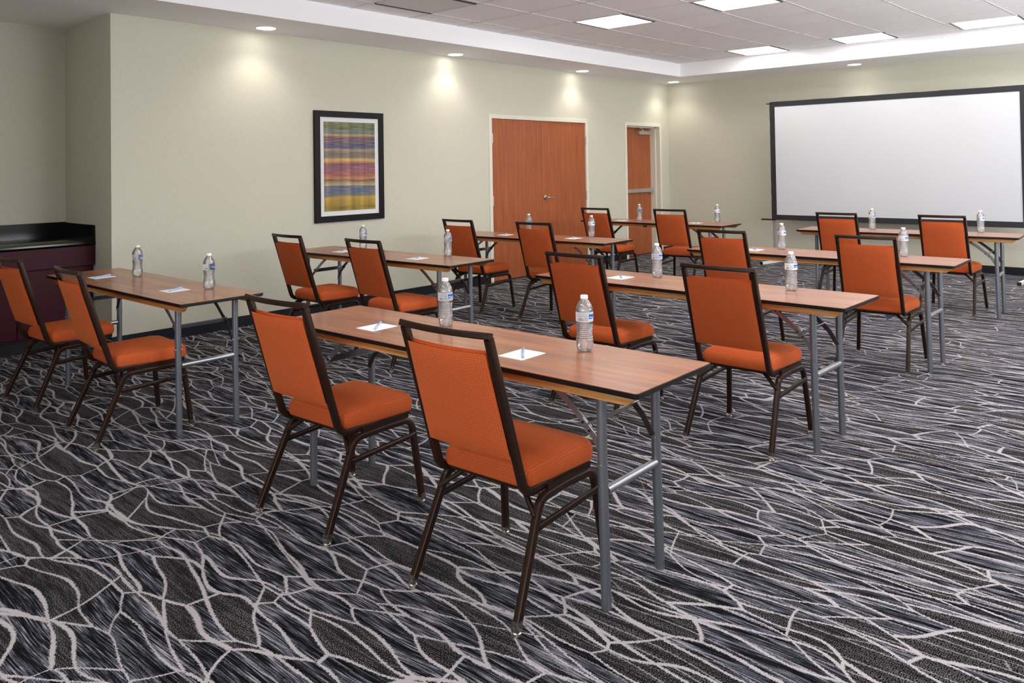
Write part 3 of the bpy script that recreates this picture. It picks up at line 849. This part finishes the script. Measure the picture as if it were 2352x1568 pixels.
# ------------------------------------------------------------------ banquet chairs
def make_chair():
    t = thing('banquet_chair', '', 'chair')
    # back frame: two uprights leaning back, mitred into a bowed top rail, lower ends bending forward under the seat
    sec = rsec(.022, .027, .003, 2)
    pts = []
    side_path = [(.168, .470, .377), (.184, .098, .377), (.184, .060, .500), (.183, -.0595, .890)]
    lp = fillet([(-x, y, z) for x, y, z in side_path], [.055, .3], 7)
    rp = fillet([(x, y, z) for x, y, z in side_path], [.055, .3], 7)
    bm = bmesh.new()
    sweep(bm, lp, sec, side=(1, 0, 0)); obj('upright', bm, M_BRONZE, t, 50)
    bm = bmesh.new(); sweep(bm, rp, sec, side=(1, 0, 0)); obj('upright', bm, M_BRONZE, t, 50)
    bm = bmesh.new(); n = 12; rail = []
    for i in range(n + 1):
        u = -1 + 2 * i / n
        rail.append(Vector((u * .1928, -.0620 - .022 * (1 - u * u), .8985)))
    sweep(bm, rail, rsec(.027, .021, .003, 2), side=(0, 1, -.28))
    obj('top_rail', bm, M_BRONZE, t, 50)
    # back pad: rear panel and front cushion following the bow of the rail
    def pad(zb, zt, y_off, th, inset, puff, name, mat):
        bm = bmesh.new(); nu, nv = 16, 12
        def P(u, v, off):
            z = zb + (zt - zb) * (v + 1) / 2
            lean = (z - .499) * (-.299) + .052
            bow = -.020 * (1 - u * u) * (0.35 + 0.65 * (v + 1) / 2)
            w = (.176 - .006 * (v + 1) / 2) - inset
            # rounded corners
            cu = u * w
            return Vector((cu, lean + bow + y_off + off, z))
        G = []
        for sgn in (0, 1):
            g = []
            for j in range(nv + 1):
                v = -1 + 2 * j / nv; row = []
                for i in range(nu + 1):
                    u = -1 + 2 * i / nu
                    eu = min(1, (1 - abs(u)) * 6); ev = min(1, (1 - abs(v)) * 7)
                    ed = math.sqrt(max(0, 1 - (1 - eu) ** 2)) * math.sqrt(max(0, 1 - (1 - ev) ** 2))
                    off = (th * (.35 + .65 * ed) + puff * (1 - u * u) * (1 - v * v)) if sgn else (-puff * .3 * (1 - u * u) * (1 - v * v) - th * .0)
                    if not sgn: off -= th * .0 - (1 - ed) * th * .35
                    row.append(bm.verts.new(P(u, v, off)))
                g.append(row)
            G.append(g)
        for s_, g in enumerate(G):
            for j in range(nv):
                for i in range(nu):
                    f = (g[j][i], g[j][i + 1], g[j + 1][i + 1], g[j + 1][i])
                    bm.faces.new(f if s_ else f[::-1])
        A, B = G
        for i in range(nu):
            bm.faces.new((A[0][i], A[0][i + 1], B[0][i + 1], B[0][i])); bm.faces.new((A[nv][i + 1], A[nv][i], B[nv][i], B[nv][i + 1]))
        for j in range(nv):
            bm.faces.new((A[j + 1][0], A[j][0], B[j][0], B[j + 1][0])); bm.faces.new((A[j][nu], A[j + 1][nu], B[j + 1][nu], B[j][nu]))
        return obj(name, bm, mat, t, 70)
    pad(.498, .842, -.016, .016, .0, .002, 'back_panel', M_FAB)
    pad(.500, .849, .001, .028, .004, .010, 'back_cushion', M_FAB)
    # seat cushion
    bm = bmesh.new()
    def outline(k, n=7):
        wf, wb, yf, yb, r = .203, .188, .490, .112, .055
        cs = [(wf - r, yf - r, 0), (-wf + r, yf - r, 90), (-wb + r * .5, yb + r * .5, 180), (wb - r * .5, yb + r * .5, 270)]
        out = []
        for ci, (cx, cy, a0) in enumerate(cs):
            rr = r if ci < 2 else r * .5
            for q in range(n + 1):
                a = math.radians(a0 + 90 * q / n); out.append(((cx + rr * math.cos(a)) * k, .301 + (cy + rr * math.sin(a) - .301) * k))
        return out
    prof = [(.955, .384), (.985, .387), (1.0, .396), (1.006, .410), (1.002, .423), (.988, .4345), (.965, .4425), (.93, .449), (.86, .4555), (.72, .4615), (.45, .4655), (.15, .467)]
    rings = [[bm.verts.new((x, y, z)) for x, y in outline(k)] for k, z in prof]
    for A, B in zip(rings, rings[1:]):
        m = len(A)
        for j in range(m): bm.faces.new((A[j], A[(j + 1) % m], B[(j + 1) % m], B[j]))
    bm.faces.new(rings[0][::-1]); bm.faces.new(rings[-1])
    obj('seat', bm, M_FAB, t, 60)
    bm = bmesh.new(); prism(bm, outline(.965), 2, .376, .384)
    obj('seat_pan', bm, M_BRONZE, t)
    # legs
    lsec = rsec(.024, .024, .004, 2)
    for s in (-1, 1):
        ym = .30
        rear = fillet([(s * .225, .001, .024), (s * .204, .150, .353), (s * .196, ym, .353)], .055, 7)
        front = fillet([(s * .196, ym, .353), (s * .204, .452, .353), (s * .227, .487, .024)], .050, 7)
        for path, foot in ((rear, (s * .225, .001)), (front, (s * .227, .487))):
            bm = bmesh.new(); sweep(bm, path, lsec, side=(1, 0, 0)); lg = obj('leg', bm, M_BRONZE, t, 50)
            bm = bmesh.new(); lathe(bm, [(.016, .012), (.0175, .014), (.0175, .040), (.0165, .042)], 4, c=foot)
            bmesh.ops.rotate(bm, verts=bm.verts, cent=(foot[0], foot[1], 0), matrix=Matrix.Rotation(PI / 4, 3, 'Z'))
            obj('glide_cup', bm, M_CLEARCAP, lg)
            bm = bmesh.new(); lathe(bm, [(.011, 0.0), (.0145, .002), (.0145, .010), (.010, .014)], 14, c=foot)
            obj('glide', bm, M_GOLD, lg, 40)
        bm = bmesh.new(); box(bm, s * .19 - .012, s * .19 + .012, .20, .44, .363, .380); obj('spacer', bm, M_BRONZE, t)
        bm = bmesh.new()
        sweep(bm, [(s * .213, .128, .272), (s * .217, .458, .290)], rsec(.013, .022, .003, 1), side=(1, 0, 0)); obj('stretcher', bm, M_BRONZE, t, 50)
        bm = bmesh.new()
        sweep(bm, [(s * .209, .118, .305), (s * .120, .165, .372)], rsec(.016, .016, .003, 1), side=(0, 1, 0)); obj('brace', bm, M_BRONZE, t, 50)
    bm = bmesh.new(); box(bm, -.13, .13, .155, .178, .362, .380); obj('rear_crossbar', bm, M_BRONZE, t)
    return t
CHAIRS = {
 'L1a': (1.187, -9.606, 3.5, 'orange banquet chair cut off by the left edge of the photo'),
 'L1b': (2.117, -9.587, -2.5, 'orange banquet chair right of the cut-off one, at the table before the burgundy cabinet'),
 'L2a': (1.233, -7.730, -.6, 'left orange banquet chair at the table below the framed picture'),
 'L2b': (2.102, -7.669, -.4, 'right orange banquet chair at the table below the framed picture'),
 'L3a': (1.175, -5.841, 1.3, 'left orange banquet chair at the table before the double door'),
 'L3b': (2.068, -5.773, 2.3, 'right orange banquet chair at the table before the double door'),
 'L4a': (1.170, -3.600, 0.0, 'orange banquet chair overlapping the right edge of the double door, at the farthest left table'),
 'L4b': (2.079, -3.469, 4.0, 'orange banquet chair right of the narrow door, at the farthest left table'),
 'R1a': (3.869, -9.441, 2.3, 'left orange banquet chair at the nearest table'),
 'R1b': (4.784, -9.405, 2.3, 'largest orange banquet chair, nearest the camera at the front table'),
 'R2a': (3.873, -7.549, .4, 'left orange banquet chair at the second table on the right side, behind the nearest bottle'),
 'R2b': (4.783, -7.590, .1, 'right orange banquet chair at the second table on the right side'),
 'R3a': (3.833, -5.689, 0.0, 'left orange banquet chair at the third table on the right side, mostly hidden below'),
 'R3b': (4.844, -5.631, 1.5, 'right orange banquet chair at the third table, with a tag hanging under the seat'),
 'R4a': (3.825, -3.292, .6, 'left orange banquet chair at the table before the screen'),
 'R4b': (4.745, -3.262, -.4, 'right orange banquet chair at the table before the screen'),
}
cp = make_chair(); COBJ = {}
for i, (k, (x, y, a, lb)) in enumerate(CHAIRS.items()):
    o = cp if i == 0 else copy_tree(cp)
    o.location = (x, y, 0); o.rotation_euler = (0, 0, math.radians(a)); o['label'] = lb; o['group'] = 'orange banquet chairs at the folding tables'; COBJ[k] = o
bm = bmesh.new(); prism(bm, [(.045, .374), (.150, .378), (.055, .318)], 1, .175, .177); ct = obj('care_tag', bm, M_PENCLIP, COBJ['R3b']); ct['label'] = 'grey blue paper tag'

# ------------------------------------------------------------------ water bottles
def make_bottle():
    t = thing('water_bottle', '', 'bottle')
    H0 = .2055
    def prof(off=0.0):
        p = [(.022, 0.0015), (.0275, .004), (.0305, .012), (.0325, .030), (.0326, .040)]
        z = .046
        # ribbed waist
        for k in range(8):
            w = .0318 - .0030 * math.sin(PI * min(1, (k + .5) / 8))
            p += [(w + .0008, z), (w + .0004, z + .0018), (w - .0016, z + .0040), (w - .0010, z + .0058)]; z += .0074
        p += [(.0316, .1065), (.0319, .109), (.0319, .150), (.0315, .154), (.0296, .163), (.0240, .175), (.0175, .185), (.0130, .1905), (.0128, .1950)]
        return [(max(.001, r - off), zz) for r, zz in p]
    def petal(a, z):
        f = max(0.0, 1 - z / .030)
        return 1 - .16 * f * (0.5 + 0.5 * math.cos(5 * a)) ** 2
    bm = bmesh.new(); lathe(bm, prof(), 40, petal); obj('bottle_body', bm, M_PET, t, 60)
    bm = bmesh.new(); pw = [q for q in prof(.0009) if q[1] < .160]; pw[0] = (pw[0][0], .0025); lathe(bm, pw, 40, petal); obj('water', bm, M_WATER, t, 60)
    bm = bmesh.new(); lathe(bm, [(.0128, .1930), (.0139, .1933), (.0139, .2040), (.0130, H0)], 28); obj('cap', bm, M_CAP, t, 40)
    bm = bmesh.new(); lathe(bm, [(.0323, .112), (.0323, .1465)], 40, cap=False)
    bmesh.ops.solidify(bm, geom=bm.faces[:], thickness=.0002)
    lb = obj('label', bm, M_LABEL, t, 60)
    def patch(bm, a0, a1, z0, z1, r=.03262):
        n = max(1, int((a1 - a0) / 8)); A, B = [], []
        for i in range(n + 1):
            a = math.radians(a0 + (a1 - a0) * i / n)
            A.append(bm.verts.new((r * math.cos(a), r * math.sin(a), z0))); B.append(bm.verts.new((r * math.cos(a), r * math.sin(a), z1)))
        for i in range(n): bm.faces.new((A[i], A[i + 1], B[i + 1], B[i]))
    bm = bmesh.new()
    a = -118
    rnd = random.Random(3)
    while a < -84:
        w = rnd.choice((1.2, 2.0, 3.0)); patch(bm, a, a + w, .1155, .1265); a += w + rnd.choice((1.4, 2.4))
    obj('barcode', bm, M_GREYINK, lb)
    bm = bmesh.new()
    for j in range(4):
        z = .1165 + j * .0035; a = -76
        while a < -54:
            w = rnd.uniform(3, 6); patch(bm, a, min(a + w, -53), z, z + .0016); a += w + 2
    for z in (.1315, .1345, .1405):
        a = -125
        while a < -58:
            w = rnd.uniform(3, 9); patch(bm, a, a + w, z, z + .0011); a += w + 1.6
    obj('small_print', bm, M_GREYINK, lb)
    bm = bmesh.new(); patch(bm, -46, 34, .1225, .1395); obj('badge', bm, M_BLUE, lb)
    bm = bmesh.new()
    pts = []
    n = 10; A, B = [], []
    for i in range(n + 1):
        aa = math.radians(-44 + 76 * i / n); zc = .1275 + .0022 * math.sin(i * 1.1); r = .03275
        A.append(bm.verts.new((r * math.cos(aa), r * math.sin(aa), zc - .0011))); B.append(bm.verts.new((r * math.cos(aa), r * math.sin(aa), zc + .0011)))
    for i in range(n): bm.faces.new((A[i], A[i + 1], B[i + 1], B[i]))
    obj('badge_wave', bm, M_LABEL, lb)
    return t
BOT = {
 'L1a': (1.305, -8.952, 'water bottle on the table before the burgundy cabinet, nearer the alcove'),
 'L1b': (2.216, -8.926, 'water bottle near the right end of the table before the burgundy cabinet'),
 'L2a': (1.150, -7.000, 'water bottle directly below the framed picture, behind a chair back'),
 'L2b': (2.157, -6.960, 'water bottle near the right end of the table below the picture'),
 'L3a': (1.420, -5.140, 'water bottle against the middle of the double door'),
 'L3b': (2.129, -5.047, 'water bottle against the chair at the right edge of the double door'),
 'L4a': (1.340, -2.981, 'water bottle standing in front of the narrow door'),
 'L4b': (2.243, -2.728, 'water bottle against the bare wall between narrow door and screen'),
 'R1a': (4.106, -8.822, 'water bottle on the nearest table between its two chairs'),
 'R1b': (4.856, -8.827, 'largest water bottle, nearest the camera on the front table'),
 'R2a': (4.066, -7.032, 'water bottle on the second right-side table between its two chairs'),
 'R2b': (4.895, -7.038, 'water bottle on the second right-side table, right of both its chairs'),
 'R3a': (4.035, -5.134, 'water bottle on the third right-side table below the left end of the screen'),
 'R3b': (4.920, -5.113, 'water bottle on the third right-side table, right of the chair with a tag'),
 'R4a': (4.000, -2.850, 'water bottle against the screen between the two farthest right chairs'),
 'R4b': (4.935, -2.744, 'water bottle against the lower right of the screen'),
}
bp_ = make_bottle()
for i, (k, (x, y, lb)) in enumerate(BOT.items()):
    o = bp_ if i == 0 else copy_tree(bp_)
    o.location = (x, y, TH); o.rotation_euler = (0, 0, math.atan2(CAM.y - y, CAM.x - x) + math.radians(69) + 0.10 * math.sin(i * 2.3)); o['label'] = lb; o['group'] = 'water bottles on the tables'

# ------------------------------------------------------------------ note papers and pens
PAPER = {
 'L1a': (1.130, -9.108, 2, 'left note sheet on the table before the burgundy cabinet', 1),
 'L1b': (2.105, -9.078, 1, 'right note sheet on the table before the burgundy cabinet', 1),
 'L2a': (1.165, -7.225, 1, 'note sheet between the two chair backs at the table below the picture', 1),
 'L2b': (2.080, -7.205, 1, 'right note sheet on the table below the picture', 1),
 'L3a': (1.262, -5.325, -1, 'left note sheet on the table before the double door', 1),
 'L3b': (2.070, -5.258, -1, 'right note sheet on the table before the double door', 1),
 'L4a': (1.121, -3.041, 0, 'note sheet left of the bottle at the narrow door', 1),
 'L4b': (2.095, -2.971, 0, 'note sheet left of the bottle against the bare wall', 1),
 'R1a': (3.890, -9.026, 1, 'left note sheet on the nearest table', 1),
 'R1b': (4.709, -9.012, 1, 'right note sheet on the nearest table, the largest sheet', 1),
 'R2a': (3.890, -7.168, -2, 'note sheet on the second right-side table, right of the chair back', 1),
 'R3a': (3.875, -5.290, 0, 'note sheet on the third right-side table, half hidden by a chair back', 1),
}
bm = bmesh.new(); box(bm, -.056, .056, -.068, .068, 0, .0015)
pp = obj('note_paper', bm, M_PAPER); 
bm = bmesh.new()
for j in range(3): box(bm, -.048 + j * .009, -.048 + j * .009 + .006, .056, .059, .0015, .0017)
obj('printed_mark', bm, M_PENCLIP, pp)
def make_pen():
    t = thing('ballpoint_pen', '', 'pen')
    bm = bmesh.new(); cyl(bm, (-.066, 0, .0050), (.020, 0, .0050), .0045, 10); cyl(bm, (-.076, 0, .0050), (-.066, 0, .0050), .0022, 8); obj('barrel', bm, M_PEN, t, 40)
    bm = bmesh.new(); cyl(bm, (.018, 0, .0055), (.072, 0, .0055), .0054, 12); obj('cap', bm, M_PEN, t, 40)
    bm = bmesh.new(); box(bm, .022, .066, -.0018, .0018, .0105, .0125); box(bm, .062, .070, -.0018, .0018, .006, .0125); obj('clip', bm, M_PENCLIP, t)
    return t
pn = make_pen()
where = {'L1a': 'left sheet on the table before the cabinet', 'L1b': 'right sheet on the table before the cabinet', 'L2a': 'left sheet below the picture', 'L2b': 'right sheet below the picture',
         'L3a': 'left sheet before the double door', 'L3b': 'right sheet before the double door', 'L4a': 'sheet by the narrow door bottle', 'L4b': 'sheet left of the bottle at the bare wall',
         'R1a': 'left sheet of the nearest table', 'R1b': 'right sheet of the nearest table', 'R2a': 'sheet of the second right-side table', 'R3a': 'half-hidden sheet of the third right-side table'}
for i, (k, (x, y, a, lb, hp)) in enumerate(PAPER.items()):
    o = pp if i == 0 else copy_tree(pp)
    o.location = (x, y, TH); o.rotation_euler = (0, 0, math.radians(a)); tag(o, 'white ' + lb, 'paper', 'white note sheets on the tables')
    q = pn if i == 0 else copy_tree(pn)
    ang = {'L1a': 121, 'R1a': 132, 'R1b': 131}.get(k, 127)
    q.location = (x + .002, y + .004, TH + .0018); q.rotation_euler = (0, 0, math.radians(ang))
    tag(q, 'pale blue pen lying across the ' + where[k], 'pen', 'pale blue pens on the note sheets')
